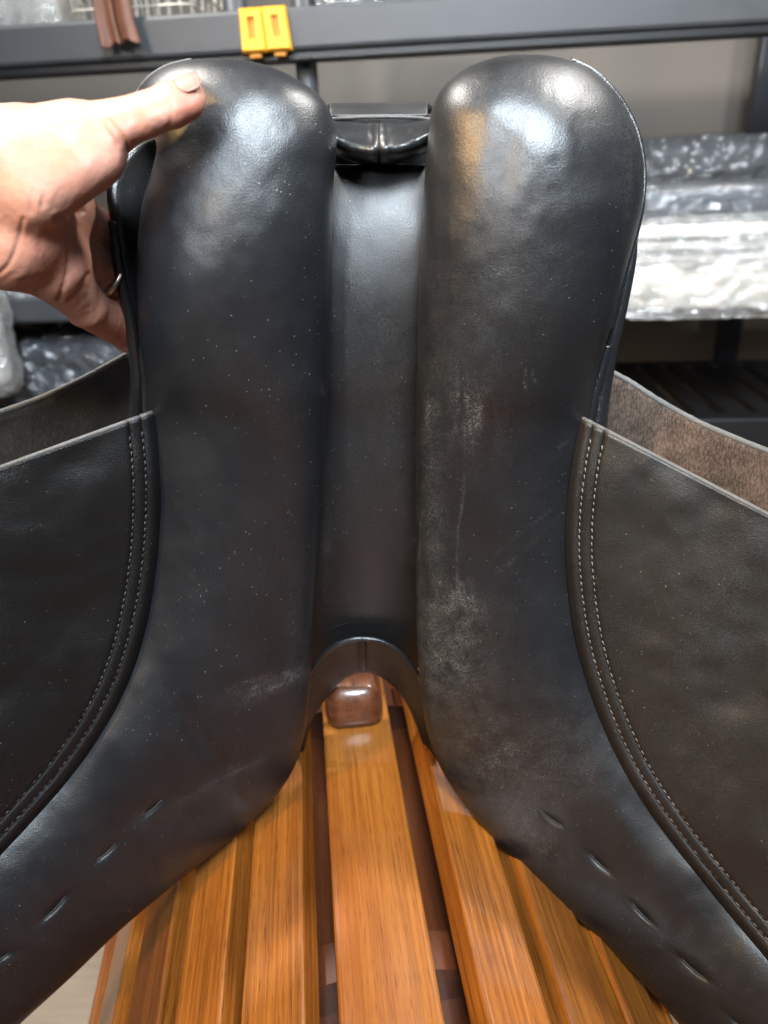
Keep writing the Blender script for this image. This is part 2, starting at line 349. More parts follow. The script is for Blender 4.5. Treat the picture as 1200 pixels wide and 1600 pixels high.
LEFT = [
 (352, 91, 342, 91, .440, .440, .004), (392, 96, 300, 93, .440, .440, .014), (430, 107, 262, 103, .440, .440, .022), (468, 126, 232, 122, .441, .440, .028),
 (498, 148, 213, 147, .444, .441, .033), (517, 178, 209, 176, .447, .442, .036), (526, 222, 243, 220, .452, .444, .038), (522, 275, 236, 270, .459, .447, .041),
 (519, 345, 221, 325, .466, .452, .043), (518, 430, 212, 415, .478, .462, .044), (517, 520, 216, 510, .493, .478, .043), (513, 610, 226, 595, .509, .500, .042),
 (508, 690, 239, 655, .523, .520, .038), (505, 770, 247, 735, .540, .532, .035), (499, 850, 247, 815, .557, .543, .033), (493, 930, 240, 895, .573, .552, .032),
 (488, 1005, 226, 975, .588, .558, .032), (484, 1075, 204, 1050, .600, .560, .032), (477, 1140, 174, 1115, .610, .557, .031), (459, 1200, 138, 1172, .617, .550, .029),
 (423, 1254, 98, 1224, .617, .542, .027), (370, 1304, 56, 1272, .610, .532, .025), (308, 1354, 10, 1322, .598, .521, .024), (248, 1402, -38, 1372, .584, .509, .023),
 (185, 1456, -88, 1424, .569, .497, .023), (110, 1528, -140, 1485, .551, .484, .023), (40, 1592, -196, 1550, .534, .471, .023), (-20, 1650, -250, 1610, .520, .460, .021)]
SEAM0 = 12
SLITS_R = [(843, 1266, 882, 1292), (922, 1334, 952, 1362), (987, 1410, 1022, 1446), (1064, 1497, 1104, 1530), (1142, 1590, 1180, 1622)]
SLITS_L = [(224, 1275, 254, 1248), (150, 1345, 181, 1317), (66, 1438, 103, 1400), (-14, 1502, 14, 1490), (-70, 1585, -40, 1560)]
def slit_disp(x, y, slits):
    o = 0
    for x0, y0, x1, y1 in slits:
        cx, cy = (x0 + x1) / 2, (y0 + y1) / 2; L = math.hypot(x1 - x0, y1 - y0); r = math.atan2(y1 - y0, x1 - x0)
        o = o + 0.0013 * gauss(x, y, cx, cy, L * 0.75, 10, r) + 0.0016 * gauss(x, y, cx, cy, L * .5, 3.5, r)
    return o
def disp_r(x, y):
    o = 0.0008 * fbm(x / 95, y / 120, 3) + 0.0002 * fbm(x / 40, y / 46, 5) + slit_disp(x, y, SLITS_R)
    o = o + 0.0012 * gauss(x, y, 790, 260, 30, 150, 0.05)                    # shallow valley between two ridges at the cantle end
    o = o + 0.0006 * np.exp(-((x - 690 - 0.02 * (y - 300)) / 10) ** 2) * gauss(x, y, 690, 380, 60, 110)
    o = o + 0.0014 * np.sin((x * .75 - y * .66) / 16) * gauss(x, y, 985, 1300, 70, 90, .7)
    return o
def disp_l(x, y):
    o = 0.0008 * fbm(x / 95 + 9, y / 120, 13) + 0.0002 * fbm(x / 40, y / 46 + 4, 15) + slit_disp(x, y, SLITS_L)
    o = o + 0.007 * gauss(x, y, 280, 172, 46, 34, -0.30)                      # the thumb presses in
    pass
    o = o + 0.0028 * gauss(x, y, 330, 1170, 12, 90, -.55) + 0.0015 * gauss(x, y, 300, 1150, 8, 70, -.5)
    return o
def dust_r(x, y):
    o = 0.9 * gauss(x, y, 740, 650, 40, 60) * np.clip(.4 + 1.2 * fbm(x / 9, y / 60, 1), 0, 1) + 0.8 * gauss(x, y, 675, 830, 22, 260)
    o += 1.0 * gauss(x, y, 715, 970, 50, 50) + 1.1 * gauss(x, y, 700, 1050, 60, 60, .5) + 1.0 * gauss(x, y, 770, 1180, 90, 60, .7) + 1.0 * gauss(x, y, 830, 1300, 90, 28, .75)
    return o + 0.5 * gauss(x, y, 880, 1180, 80, 80) + 0.35 * gauss(x, y, 760, 320, 120, 260) + .5 * gauss(x, y, 985, 240, 18, 110)
def dust_l(x, y):
    return 0.9 * gauss(x, y, 430, 1070, 75, 16, -.35) + 0.5 * gauss(x, y, 500, 605, 9) + 0.5 * gauss(x, y, 330, 1230, 150, 12, -.5) + 0.35 * gauss(x, y, 460, 1000, 20, 140)
def strokes(x, y, lines, seed):
    o = np.zeros_like(x)
    for x0, y0, x1, y1, w, k in lines:
        L = math.hypot(x1 - x0, y1 - y0); t = np.clip(((x - x0) * (x1 - x0) + (y - y0) * (y1 - y0)) / L ** 2, 0, 1)
        wob = 2.5 * np.sin(t * 5 + x0); d = np.hypot(x - x0 - t * (x1 - x0) - wob * (y1 - y0) / L, y - y0 - t * (y1 - y0) + wob * (x1 - x0) / L)
        o += k * np.exp(-(d / w) ** 2) * np.clip(0.6 + fbm(x / 12, y / 12, seed) , 0, 1.3)
    return o
SCR_R = [(724, 742, 714, 905, 2.0, 1.3)] + [(708 + 8 * i, 612 + 3 * (i % 3), 711 + 8 * i, 650 + 14 * (i % 4), 2.4, 1.6) for i in range(6)] + [(690 + 7 * i, 905 + 5 * (i % 3), 694 + 7 * i, 950 + 9 * (i % 4), 2.6, 1.4) for i in range(8)]
SCR_R += [(668, 620, 672, 700, 3, 1.0), (676, 1010, 700, 1060, 3, 1.2), (690, 1020, 760, 1090, 4, 1.0), (760, 880, 865, 790, 1.8, .5), (775, 900, 880, 800, 1.8, .45), (818, 578, 822, 606, 2.0, 1.6), (832, 580, 834, 596, 2.0, 1.2), (905, 1215, 950, 1185, 2, .6), (900, 1250, 935, 1190, 2, .6),
          (830, 1290, 850, 1330, 6, 1.0), (855, 1310, 800, 1275, 7, 1.0), (940, 640, 870, 700, 2.0, .35), (740, 650, 742, 675, 2, 1.3), (655, 800, 657, 980, 2.5, .9)]
SCR_L = [(352, 1078, 470, 1042, 2.6, 1.3), (385, 1092, 474, 1052, 2.2, 1.2), (360, 1085, 410, 1068, 3.0, 1.2), (440, 1068, 478, 1030, 2.0, .9), (296, 1247, 460, 1155, 2.0, .7), (432, 648, 462, 656, 2.0, .9), (440, 660, 455, 672, 2, .6), (262, 760, 300, 830, 1.6, .35), (280, 870, 330, 940, 1.6, .3), (270, 1240, 285, 1275, 5, .6), (455, 1010, 480, 990, 2.2, .8), (352, 1180, 362, 1200, 2, .7), (497, 598, 506, 612, 4, 1.0), (370, 1110, 372, 1180, 1.6, .4)]
_dr, _dl = dust_r, dust_l
dust_r = lambda x, y: _dr(x, y) + strokes(x, y, SCR_R, 81)
dust_l = lambda x, y: _dl(x, y) + strokes(x, y, SCR_L, 82)
rows_r, rows_l = panel_rows(RIGHT, SEAM0), panel_rows(LEFT, SEAM0)
panel_r, cr = build_panel(rows_r, disp_r, dust_r, M['panel_dusty'])
panel_l, cl = build_panel(rows_l, disp_l, dust_l, M['panel'])
panel_l['label'] = 'padded panel pressed in by the thumb'; panel_r['label'] = 'dustier padded panel'

# tie stitches sunk into the pads
def pad_depth(c, x, y):
    """depth of the pad's front surface at photo point (nearest sample)"""
    u = np.linspace(0.02, .98, 120)[None, :]; px, py, d = panel_surface(c, u)
    k = np.argmin((px - x) ** 2 + (py - y) ** 2); return d.ravel()[k]
for slits, c, pan, dp in ((SLITS_R, cr, panel_r, disp_r), (SLITS_L, cl, panel_l, disp_l)):
    for x0, y0, x1, y1 in slits[:4]:
        n = 12; t = np.linspace(0, 1, n); x = x0 + (x1 - x0) * t; y = y0 + (y1 - y0) * t + 3 * np.sin(t * 3.1)
        d = np.array([pad_depth(c, a, b) for a, b in zip(x, y)]); d = np.convolve(np.pad(d, 2, 'edge'), np.ones(5) / 5, 'valid')
        d = d + np.array([float(dp(np.array(a), np.array(b))) for a, b in zip(x, y)]) - 0.0006 + 0.0016 * (np.abs(2 * t - 1) ** 6)
        v, f = tube_geo(P(x, y, d), 0.0006 + 0.0004 * np.sin(t * math.pi), 6); mesh_obj('tie_stitch', v, f, M['thread_black'], pan)

# ---- sweat flaps: leather sheets sewn over the pads' outer edges
def make_flap(rows, sgn, outer, mat, edge_mat, thread, dustf, label):
    n = 150; k0 = SEAM0 - 0.15
    full = catmull(rows, (len(rows) - 1) * 60 + 1); i0 = int(k0 * 60); c = full[i0:]; idx = np.linspace(0, len(c) - 1, n).astype(int); c = c[idx]
    us = (1 - c[:, 7])[:, None] * 1.0
    sx, sy, sd = panel_surface(c, us); sx, sy, sd = sx[:, 0], sy[:, 0], sd[:, 0] - 0.0022
    o = catmull(outer, n); L = np.hypot(o[:, 0] - sx, o[:, 1] - sy)
    tp = np.concatenate([[0, 2.0], np.linspace(5, 60, 28), np.linspace(66, 130, 12), np.linspace(145, 460, 30)])  # pixels outward
    def surf(tpx):
        t = tpx / L[:, None]; x = sx[:, None] + (o[:, 0] - sx)[:, None] * t; y = sy[:, None] + (o[:, 1] - sy)[:, None] * t
        d = sd[:, None] + (o[:, 2] - sd)[:, None] * (t ** 0.9)
        groove = np.exp(-((tpx - 20) / 4.0) ** 2) + np.exp(-((tpx - 40) / 4.0) ** 2)
        d = d + 0.0016 * groove + 0.0020 * np.exp(-(tpx / 5.0) ** 2) + 0.0025 * fbm(x / 120, y / 120, 31 + int(sgn)) * np.clip(tpx / 120, 0, 1)
        d = d - 0.0014 * np.clip(tpx / 12, 0, 1)
        return x, y, d
    TP = np.broadcast_to(tp[None, :], (n, len(tp))); x, y, d = surf(TP)
    V = P(x, y, d).reshape(-1, 3); A = np.clip(dustf(x, y), 0, 2).ravel()
    f = grid_faces(n, len(tp))
    if sgn < 0: f = [q[::-1] for q in f]
    ob = mesh_obj('sweat_flap', V, f, mat, saddle, attrs={'dust': A}); ob['label'] = label
    so = ob.modifiers.new('thickness', 'SOLIDIFY'); so.thickness = 0.0035; so.offset = 0
    # raw top edge
    e = P(x[0], y[0], d[0] - .0002); v2, f2 = tube_geo(e, 0.0017, 8); mesh_obj('raw_edge', v2, f2, edge_mat, ob)
    e = P(x[:, 0], y[:, 0], d[:, 0] + .0002); v2, f2 = tube_geo(e, 0.0011, 6); mesh_obj('seam_edge', v2, f2, M['edge_dark'] if sgn < 0 else edge_mat, ob)
    # two rows of stitching
    sv, sf, hv, hf = [], [], [], []
    for tpx in (20.0, 40.0):
        xx, yy, dd = surf(np.full((n, 1), tpx)); pts = P(xx[:, 0], yy[:, 0], dd[:, 0] - 0.0017); 
        seg = np.linalg.norm(np.diff(pts, axis=0), axis=1); cum = np.concatenate([[0], np.cumsum(seg)])
        st = 0.0049; m = int((cum[-1] - 0.012) / st); 
        at = 0.010 + st * np.arange(m)
        q0 = np.stack([np.interp(at, cum, pts[:, k]) for k in range(3)], 1); q1 = np.stack([np.interp(at + st * .72, cum, pts[:, k]) for k in range(3)], 1)
        for a, b in zip(q0, q1):
            jit = rng.normal(0, 0.00012, 3); slant = RT * sgn * 0.00035
            a2 = a + jit - slant; b2 = b + jit + slant; mid = (a2 + b2) / 2 - FW * 0.0006
            v2, f2 = tube_geo([a2 + FW * .0004, a2 * .75 + mid * .25 - FW * .0003, mid, b2 * .75 + mid * .25 - FW * .0003, b2 + FW * .0004], [.00025, .0005, .0006, .0005, .00025], 6)
            sf += [tuple(i + len(sv) for i in q) for q in f2]; sv += v2
            v3, f3 = tube_geo([b2 - FW * .0002, b2 + (b2 - a2) * .35 - FW * .0002], [.0007, .0005], 5)
            hf += [tuple(i + len(hv) for i in q) for q in f3]; hv += v3
    tag(mesh_obj('stitching', sv, sf, thread, ob), kind='stuff'); tag(mesh_obj('stitch_holes', hv, hf, M['hole'], ob), kind='stuff')
    return ob
outer_r = [(1330, 872, .440), (1370, 950, .435), (1400, 1040, .43), (1430, 1140, .425), (1460, 1240, .42), (1500, 1340, .41), (1540, 1450, .405), (1600, 1560, .40)]
outer_l = [(-190, 800, .440), (-235, 880, .435), (-270, 970, .43), (-300, 1060, .425), (-330, 1150, .42), (-370, 1240, .41), (-410, 1340, .405), (-450, 1440, .40)]
def dust_fr(x, y): return 0.5 * gauss(x, y, 1120, 1190, 60, 80) + 0.35 * gauss(x, y, 1080, 1000, 160, 220) + .45 * gauss(x, y, 1150, 950, 60, 120) + .1
def dust_fl(x, y): return 0.2 * gauss(x, y, 40, 1000, 60, 100) + 0.25 * gauss(x, y, 150, 720, 60, 40)
flap_r = make_flap(rows_r, 1, outer_r, M['flap_r'], M['edge'], M['thread_pale'], dust_fr, 'dusty sweat flap with pale stitching')
flap_l = make_flap(rows_l, -1, outer_l, M['flap_l'], M['edge_mid'], M['thread_dark'], dust_fl, 'clean black sweat flap darkened for its shaded side, with dark stitching')

# ---- outer saddle flaps behind, flesh side towards us
def outer_flap(edge, mat, emat, label):
    n = 70; c = catmull(edge, n); t = np.linspace(0, 1, 24)[None, :]
    x = c[:, 0:1] + 0 * t; y = c[:, 1:2] + 330 * t; d = c[:, 2:3] + 0.045 * t + 0.002 * fbm(x / 60, y / 60, 41)
    ob = mesh_obj('saddle_flap', P(x, y, d).reshape(-1, 3), grid_faces(n, 24), mat, saddle, attrs={'dust': np.zeros(n * 24)}); ob['label'] = label
    so = ob.modifiers.new('thickness', 'SOLIDIFY'); so.thickness = 0.0045; so.offset = 0
    jit = 0.0004 * np.array([mnoise.noise((i * .9, 3, 1)) for i in range(n)])
    v, f = tube_geo(P(x[:, 0], y[:, 0], d[:, 0]), 0.0026 + jit, 8); mesh_obj('raw_edge', v, f, emat, ob)
outer_flap([(915, 545, .556), (950, 578, .552), (985, 598, .545), (1030, 627, .537), (1090, 660, .527), (1150, 686, .517), (1200, 706, .508), (1280, 738, .495), (1400, 790, .475)], M['suede_r'], M['edge'], 'brown suede inner side of the outer flap')
outer_flap([(245, 528, .556), (206, 550, .552), (165, 573, .545), (120, 597, .537), (60, 624, .526), (0, 645, .515), (-80, 672, .50), (-200, 715, .475)][::-1], M['suede_l'], M['edge_dark'], 'dark inner side of the outer flap')

# ---- seat body behind the pads
def sheet(name, rows, nr, nc, bulge, mat, parent=saddle, thick=0.0, power=2.0, noise_amp=0.0, dustf=None, seed=51):
    """rows: xl yl xr yr dl dr sag ; sag > 0 pushes the middle towards us"""
    c = catmull(rows, nr); u = np.linspace(0, 1, nc)[None, :]
    x = c[:, 0:1] * (1 - u) + c[:, 2:3] * u; y = c[:, 1:2] * (1 - u) + c[:, 3:4] * u
    d = c[:, 4:5] * (1 - u) + c[:, 5:6] * u - c[:, 6:7] * (1 - np.abs(2 * u - 1) ** power)
    if noise_amp: d = d + noise_amp * fbm(x / 45, y / 60, seed)
    A = np.zeros_like(x) if dustf is None else np.clip(dustf(x, y), 0, 2)
    ob = mesh_obj(name, P(x, y, d).reshape(-1, 3), grid_faces(nr, nc), mat, parent, attrs={'dust': A.ravel()})
    if thick:
        so = ob.modifiers.new('thickness', 'SOLIDIFY'); so.thickness = thick; so.offset = 0
    return ob
seat_rows = [(520, 190, 668, 188, .520, .520, -.004), (410, 195, 770, 195, .500, .500, -.01), (262, 212, 900, 205, .466, .480, -.035), (200, 240, 955, 250, .453, .474, -.05), (172, 292, 978, 310, .449, .474, -.06),
             (177, 350, 984, 380, .451, .478, -.06), (186, 420, 976, 440, .460, .485, -.06), (199, 500, 961, 510, .476, .496, -.06), (210, 570, 946, 575, .495, .508, -.06), (216, 640, 934, 640, .516, .522, -.06), (226, 720, 920, 720, .540, .540, -.05), (300, 900, 850, 900, .60, .60, -.03)]
seat = sheet('seat', seat_rows, 80, 60, 0, M['gloss'], thick=0.006)
# cantle top behind the gusset
sheet('cantle_rim', [(505, 176, 680, 174, .500, .500, 0), (512, 168, 672, 166, .494, .494, .001), (514, 165, 670, 164, .486, .486, .001), (515, 172, 668, 170, .477, .477, .002), (515, 184, 668, 183, .471, .471, .003)], 30, 40, 0, M['gullet'], thick=0.003)
# rolled welts beside the pads
def welt(pts, rad, stitch=True):
    c = catmull(pts, 60); p = P(c[:, 0], c[:, 1], c[:, 2]); v, f = tube_geo(p, rad, 14); ob = mesh_obj('welt', v, f, M['gloss'], saddle)
    return ob
welt([(988, 366, .476), (984, 410, .477), (970, 478, .484), (955, 540, .494), (944, 595, .505), (937, 640, .512), (932, 685, .518)], np.linspace(.0035, .0068, 60))
welt([(950, 540, .489), (936, 590, .497), (926, 630, .503), (919, 668, .508)], .0030)
welt([(176, 345, .450), (188, 430, .460), (203, 500, .474), (211, 555, .490), (214, 600, .502), (212, 640, .512), (209, 672, .518)], np.linspace(.003, .0052, 60))
welt([(219, 520, .484), (224, 565, .492), (228, 605, .500), (229, 655, .507)], .0030)
# thin piped seam along the outer edge of the right pad
c = catmull(np.array(RIGHT)[2:11, [2, 3, 5]], 90); v, f = tube_geo(P(c[:, 0] + .5, c[:, 1], c[:, 2] + .002), .0016, 8); mesh_obj('piping', v, f, M['gloss'], saddle)
c = catmull(np.array(LEFT)[1:6, [2, 3, 5]], 60); v, f = tube_geo(P(c[:, 0] - .5, c[:, 1], c[:, 2] + .002), .0010, 8); mesh_obj('piping', v, f, M['panel'], saddle)

# ---- gullet channel between the pads
gul = [(500, 262, 690, 261, .498, .498, .002), (500, 266, 690, 265, .489, .489, .004), (500, 300, 690, 298, .485, .485, .005), (498, 370, 688, 370, .485, .485, .005), (496, 460, 684, 460, .495, .495, .006), (493, 560, 680, 560, .516, .516, .007),
       (490, 660, 676, 660, .546, .546, .008), (486, 760, 674, 760, .573, .573, .009), (480, 860, 672, 860, .606, .606, .010), (474, 940, 672, 940, .638, .638, .010), (468, 990, 674, 990, .664, .664, .010), (464, 1020, 678, 1020, .684, .684, .010), (458, 1042, 686, 1042, .698, .698, .006)]
def dust_g(x, y): return 0.55 * gauss(x, y, 590, 300, 70, 60) * np.clip(.5 + fbm(x / 7, y / 34, 9), 0, 1) + 0.3 * gauss(x, y, 600, 520, 60, 260) + .5 * gauss(x, y, 510, 850, 8, 60) + .35 * gauss(x, y, 635, 860, 14, 90)
gullet = sheet('gullet_channel', gul, 120, 40, 0, M['gullet'], thick=0.004, noise_amp=0.0003, dustf=dust_g)
v, f = tube_geo(pix_path([(546, 850, .592), (547, 890, .6065), (546, 930, .623)], 24), np.linspace(.0003, .0005, 24), 6); mesh_obj('scuff_ridge', v, f, M['edge'], gullet)
# fold above the pommel arch
v, f = tube_geo(pix_path([(505, 996, .662), (525, 978, .6475), (560, 969, .6415), (600, 972, .6435), (640, 992, .659)], 40), .0022, 10, squash=.5); mesh_obj('fold', v, f, M['gullet'], gullet)

# ---- cantle gusset: two halves with a seam between them
def gusset(x0, x1, lean):
    nr, nc = 40, 30; t = np.linspace(0, 1, nr)[:, None]; u = np.linspace(0, 1, nc)[None, :]
    x = x0 + (x1 - x0) * u + 0 * t
    r = np.abs((x - 592) / 84)
    ytop = 184 + 2 * r; ybot = 256 - 26 * r ** 2.2
    y = ytop + (ybot - ytop) * t
    edge = np.minimum(1, np.minimum(np.abs(x - 592.3) / 14, 1)) ** 0.5
    tm = 0.66 - 0.18 * r ** 2
    prof = np.where(t < tm, 1 - (1 - np.clip(t / tm, 0, 1)) ** 1.25, np.sqrt(np.clip(1 - ((t - tm) / (1.001 - tm)) ** 2, 0, 1)) * 1.9 - 0.9)
    bul = 0.021 * prof * (0.80 + 0.20 * edge) * (1 - .15 * r ** 2) + 0.0012 * fbm(x / 24, y / 22, 61) * np.minimum(1, t * 5)
    d = 0.470 - bul + .003 * r - 0.0016 * np.exp(-((x - 592.3 - np.sign(x - 592.3) * 9) / 6) ** 2) * np.minimum(1, t * 4)
    V = P(x, y, d).reshape(-1, 3)
    ob = mesh_obj('cantle_gusset', V, grid_faces(nr, nc), M['gusset'], saddle, attrs={'dust': .15 + 0 * x.ravel()})
    so = ob.modifiers.new('thickness', 'SOLIDIFY'); so.thickness = 0.002; so.offset = 0
gusset(505, 592, 0); gusset(592.6, 682, 0)
v, f = tube_geo(pix_path([(508, 187, .4695), (550, 184, .466), (592, 183, .4645), (640, 183.5, .466), (676, 187, .4695)], 50), .0012, 8); rim = mesh_obj('welt', v, f, M['edge_dark'], saddle)
sv, sf = [], []
pth = pix_path([(520, 181, .4710), (550, 179.5, .4695), (592, 178.5, .4685), (640, 179.3, .4695), (668, 181, .4710)], 91)
for i in range(0, 88, 6):
    v2, f2 = tube_geo(pth[i:i + 5], [.0003, .0005, .0006, .0005, .0003], 6); sf += [tuple(k + len(sv) for k in q) for q in f2]; sv += v2
tag(mesh_obj('stitching', sv, sf, M['thread_pale'], rim), kind='stuff')

# ---- pommel arch at the lower end
def arch():
    outer = catmull([(448, 1150, .652), (470, 1090, .645), (488, 1045, .640), (515, 1014, .637), (542, 1001, .636), (568, 998, .636), (598, 1003, .637), (628, 1022, .639), (656, 1058, .642), (676, 1100, .648), (700, 1160, .655)], 80)
    inner = catmull([(470, 1185, .690), (482, 1130, .688), (505, 1092, .688), (527, 1066, .690), (548, 1052, .692), (568, 1048, .693), (592, 1053, .692), (618, 1072, .690), (640, 1102, .688), (658, 1145, .688), (672, 1195, .690)], 80)
    t = np.linspace(0, 1, 16)[None, :, None]; g = outer[:, None, :] * (1 - t) + inner[:, None, :] * t
    mid = np.exp(-((np.arange(80) - 38.5) / 1.6) ** 2)[:, None]
    g[:, :, 2] += -0.004 * np.sin(t[0, :, 0] * math.pi)[None, :] + .003 * mid
    ob = mesh_obj('pommel_arch', P(g[..., 0], g[..., 1], g[..., 2]).reshape(-1, 3), grid_faces(80, 16), M['gullet'], saddle, attrs={'dust': .1 + np.zeros(80 * 16)})
    so = ob.modifiers.new('thickness', 'SOLIDIFY'); so.thickness = 0.004; so.offset = 0
    v, f = tube_geo(P(outer[:, 0], outer[:, 1], outer[:, 2] - .001), .0024, 10); mesh_obj('piping', v, f, M['gloss'], ob)
    v, f = tube_geo(pix_path([(566, 996, .633), (569, 1012, .641), (570, 1030, .660), (569, 1046, .686)], 14), .0012, 6); mesh_obj('seam', v, f, M['gloss'], ob)
arch()

# ================================================================== HAND
def skin_mat():
    a = NT('skin'); v = a.obj(); at = a.n('ShaderNodeAttribute', attribute_name='red').outputs['Fac']
    n1 = a.noise(v, 45, 4, 0.6); n2 = a.noise(v, 260, 3, 0.6); n3 = a.n('ShaderNodeTexVoronoi', {'Vector': v, 'Scale': 900.0}).outputs['Distance']
    col = a.mix(a.ramp(n1, 0.35, 0.7), (0.345, 0.165, 0.118, 1), (0.405, 0.215, 0.158, 1)); col = a.mix(a.ramp(n2, 0.5, 0.75, 0, 0.25), col, (0.34, 0.14, 0.098, 1))
    col = a.mix(a.math('MULTIPLY', at, 0.75, True), col, (0.37, 0.125, 0.088, 1))
    a.set(a.b, 'Base Color', col); a.set(a.b, 'Roughness', a.ramp(n2, 0.3, 0.7, 0.42, 0.58)); a.set(a.b, 'Specular IOR Level', 0.4)
    a.set(a.b, 'Subsurface Weight', 0.35); a.set(a.b, 'Subsurface Radius', (1.0, 0.35, 0.2)); a.set(a.b, 'Subsurface Scale', 0.0045)
    wr = a.noise(a.obj((120, 420, 260), (0.3, 0.5, 0.7)), 1, 3, 0.6)
    nb = a.bump(n3, 0.35, 0.0003); nb = a.bump(wr, 0.2, 0.0009, nb); a.set(a.b, 'Normal', nb); return a.m
M['skin'] = skin_mat()
M['nail'] = plain('nail', (0.25, 0.12, 0.092), 0.55, **{'Subsurface Weight': 0.2, 'Subsurface Scale': 0.002, 'Coat Weight': 0.05})
M['ring'] = plain('dark_silver', (0.42, 0.37, 0.32), 0.28, 1.0)
HD = 0.388; HU = HD / F                       # hand space: photo pixels at this depth, z towards us in the same unit
def H(p):
    p = np.asarray(p, float); return P(p[..., 0], p[..., 1], HD - p[..., 2] * HU)
caps = [  # (a, ra, b, rb, blend)
    ((-260, 300, -50), 104, (10, 268, -45), 100, 18), ((-260, 345, -55), 96, (25, 352, -65), 88, 22),     # wrist and heel
    ((20, 250, -25), 94, (110, 215, -10), 58, 20), ((100, 214, -10), 56, (176, 198, 0), 42, 16),                # thumb metacarpal
    ((50, 292, -5), 76, (122, 252, 4), 61, 20), ((120, 252, 4), 60, (152, 246, 0), 47, 14),                   # thenar
    ((30, 310, -85), 92, (84, 328, -130), 66, 24), ((20, 375, -75), 82, (80, 402, -115), 62, 24),             # palm, little-finger side
    ((176, 198, 0), 42, (226, 180, 3), 37, 12), ((226, 180, 3), 36.5, (268, 164, -4), 38, 8), ((268, 164, -4), 38.5, (286, 157, -8), 36, 6),   # thumb
    ((86, 418, -110), 52, (134, 479, -190), 32, 16), ((134, 479, -190), 32, (202, 520, -335), 30, 10), ((202, 520, -335), 30, (275, 520, -405), 25, 8),   # little finger
    ((84, 385, -140), 48, (150, 426, -225), 33, 10), ((150, 426, -225), 33, (222, 470, -320), 31, 8), ((222, 470, -320), 31, (300, 470, -405), 27, 8),    # ring finger
    ((84, 328, -140), 46, (158, 366, -255), 36, 12), ((158, 366, -255), 35, (230, 388, -350), 32, 8), ((230, 388, -350), 32, (310, 390, -405), 27, 8),    # middle finger
    ((90, 262, -130), 52, (135, 258, -260), 36, 16), ((135, 258, -260), 36, (230, 275, -350), 33, 8), ((230, 275, -350), 33, (310, 290, -405), 27, 8)]    # index finger
def hand_mesh(h=3.4):
    lo = np.array([-250, 100, -440]); hi = np.array([335, 566, 95])
    ax = [np.arange(l, u, h) for l, u in zip(lo, hi)]
    X, Y, Z = np.meshgrid(*[a.astype(np.float32) for a in ax], indexing='ij')
    val = np.full(X.shape, 1e3, np.float32)
    for a, ra, b, rb, k in caps:
        a = np.array(a, float); b = np.array(b, float); ab = b - a; L2 = ab @ ab
        pad = max(ra, rb) + 45
        sl = tuple(slice(max(int((min(a[i], b[i]) - pad - lo[i]) / h), 0), max(int((max(a[i], b[i]) + pad - lo[i]) / h), 1)) for i in range(3))
        x, y, z = X[sl], Y[sl], Z[sl]
        t = np.clip(((x - a[0]) * ab[0] + (y - a[1]) * ab[1] + (z - a[2]) * ab[2]) / L2, 0, 1)
        d = np.sqrt((x - a[0] - t * ab[0]) ** 2 + (y - a[1] - t * ab[1]) ** 2 + (z - a[2] - t * ab[2]) ** 2) - (ra + (rb - ra) * t)
        o = val[sl]; hh = np.clip(0.5 + 0.5 * (o - d) / k, 0, 1); val[sl] = o * (1 - hh) + d * hh - k * hh * (1 - hh)
    # surface nets
    s = val < 0
    nx, ny, nz = val.shape
    acc = np.zeros((nx - 1, ny - 1, nz - 1, 3), np.float32); cnt = np.zeros((nx - 1, ny - 1, nz - 1), np.float32)
    corners = [(i, j, k) for i in (0, 1) for j in (0, 1) for k in (0, 1)]
    g = lambda A, c: A[c[0]:nx - 1 + c[0], c[1]:ny - 1 + c[1], c[2]:nz - 1 + c[2]]
    for i, c0 in enumerate(corners):
        for c1 in corners[i + 1:]:
            if sum(abs(a - b) for a, b in zip(c0, c1)) != 1: continue
            v0, v1 = g(val, c0), g(val, c1); m = (v0 < 0) != (v1 < 0)
            t = np.where(m, v0 / np.where(m, v0 - v1, 1), 0)
            for q in range(3): acc[..., q] += np.where(m, c0[q] + t * (c1[q] - c0[q]), 0)
            cnt += m
    act = cnt > 0; idx = np.full(act.shape, -1, np.int64); idx[act] = np.arange(act.sum())
    base = np.argwhere(act); verts = lo + h * (base + acc[act] / cnt[act][:, None])
    faces = []
    for axis in range(3):
        sl0 = [slice(1, -1)] * 3; sl1 = [slice(1, -1)] * 3; sl0[axis] = slice(0, -1); sl1[axis] = slice(1, None)
        a, b = s[tuple(sl0)], s[tuple(sl1)]; e = np.argwhere(a != b); flip = a[tuple(e.T)]
        p = e.copy(); 
        for q in range(3):
            if q != axis: p[:, q] += 1
        u, w = [(1, 2), (2, 0), (0, 1)][axis]
        def at(du, dw):
            z = p.copy(); z[:, u] += du; z[:, w] += dw; return idx[tuple(z.T)]
        q = np.stack([at(-1, -1), at(0, -1), at(0, 0), at(-1, 0)], 1); q[~flip] = q[~flip][:, ::-1]
        faces.append(q)
    faces = np.concatenate(faces); faces = faces[(faces >= 0).all(1)]
    # relax
    e = np.concatenate([faces[:, [0, 1]], faces[:, [1, 2]], faces[:, [2, 3]], faces[:, [3, 0]]])
    for _ in range(4):
        sm = np.zeros_like(verts); n = np.zeros(len(verts))
        for c0, c1 in ((0, 1), (1, 0)):
            for q in range(3): sm[:, q] += np.bincount(e[:, c0], verts[e[:, c1], q], len(verts))
            n += np.bincount(e[:, c0], minlength=len(verts))
        verts = verts * .5 + .5 * sm / np.maximum(n, 1)[:, None]
    fn = np.cross(verts[faces[:, 1]] - verts[faces[:, 0]], verts[faces[:, 2]] - verts[faces[:, 0]]); vn = np.zeros_like(verts)
    for k in range(4):
        for q in range(3): vn[:, q] += np.bincount(faces[:, k], fn[:, q], len(verts))
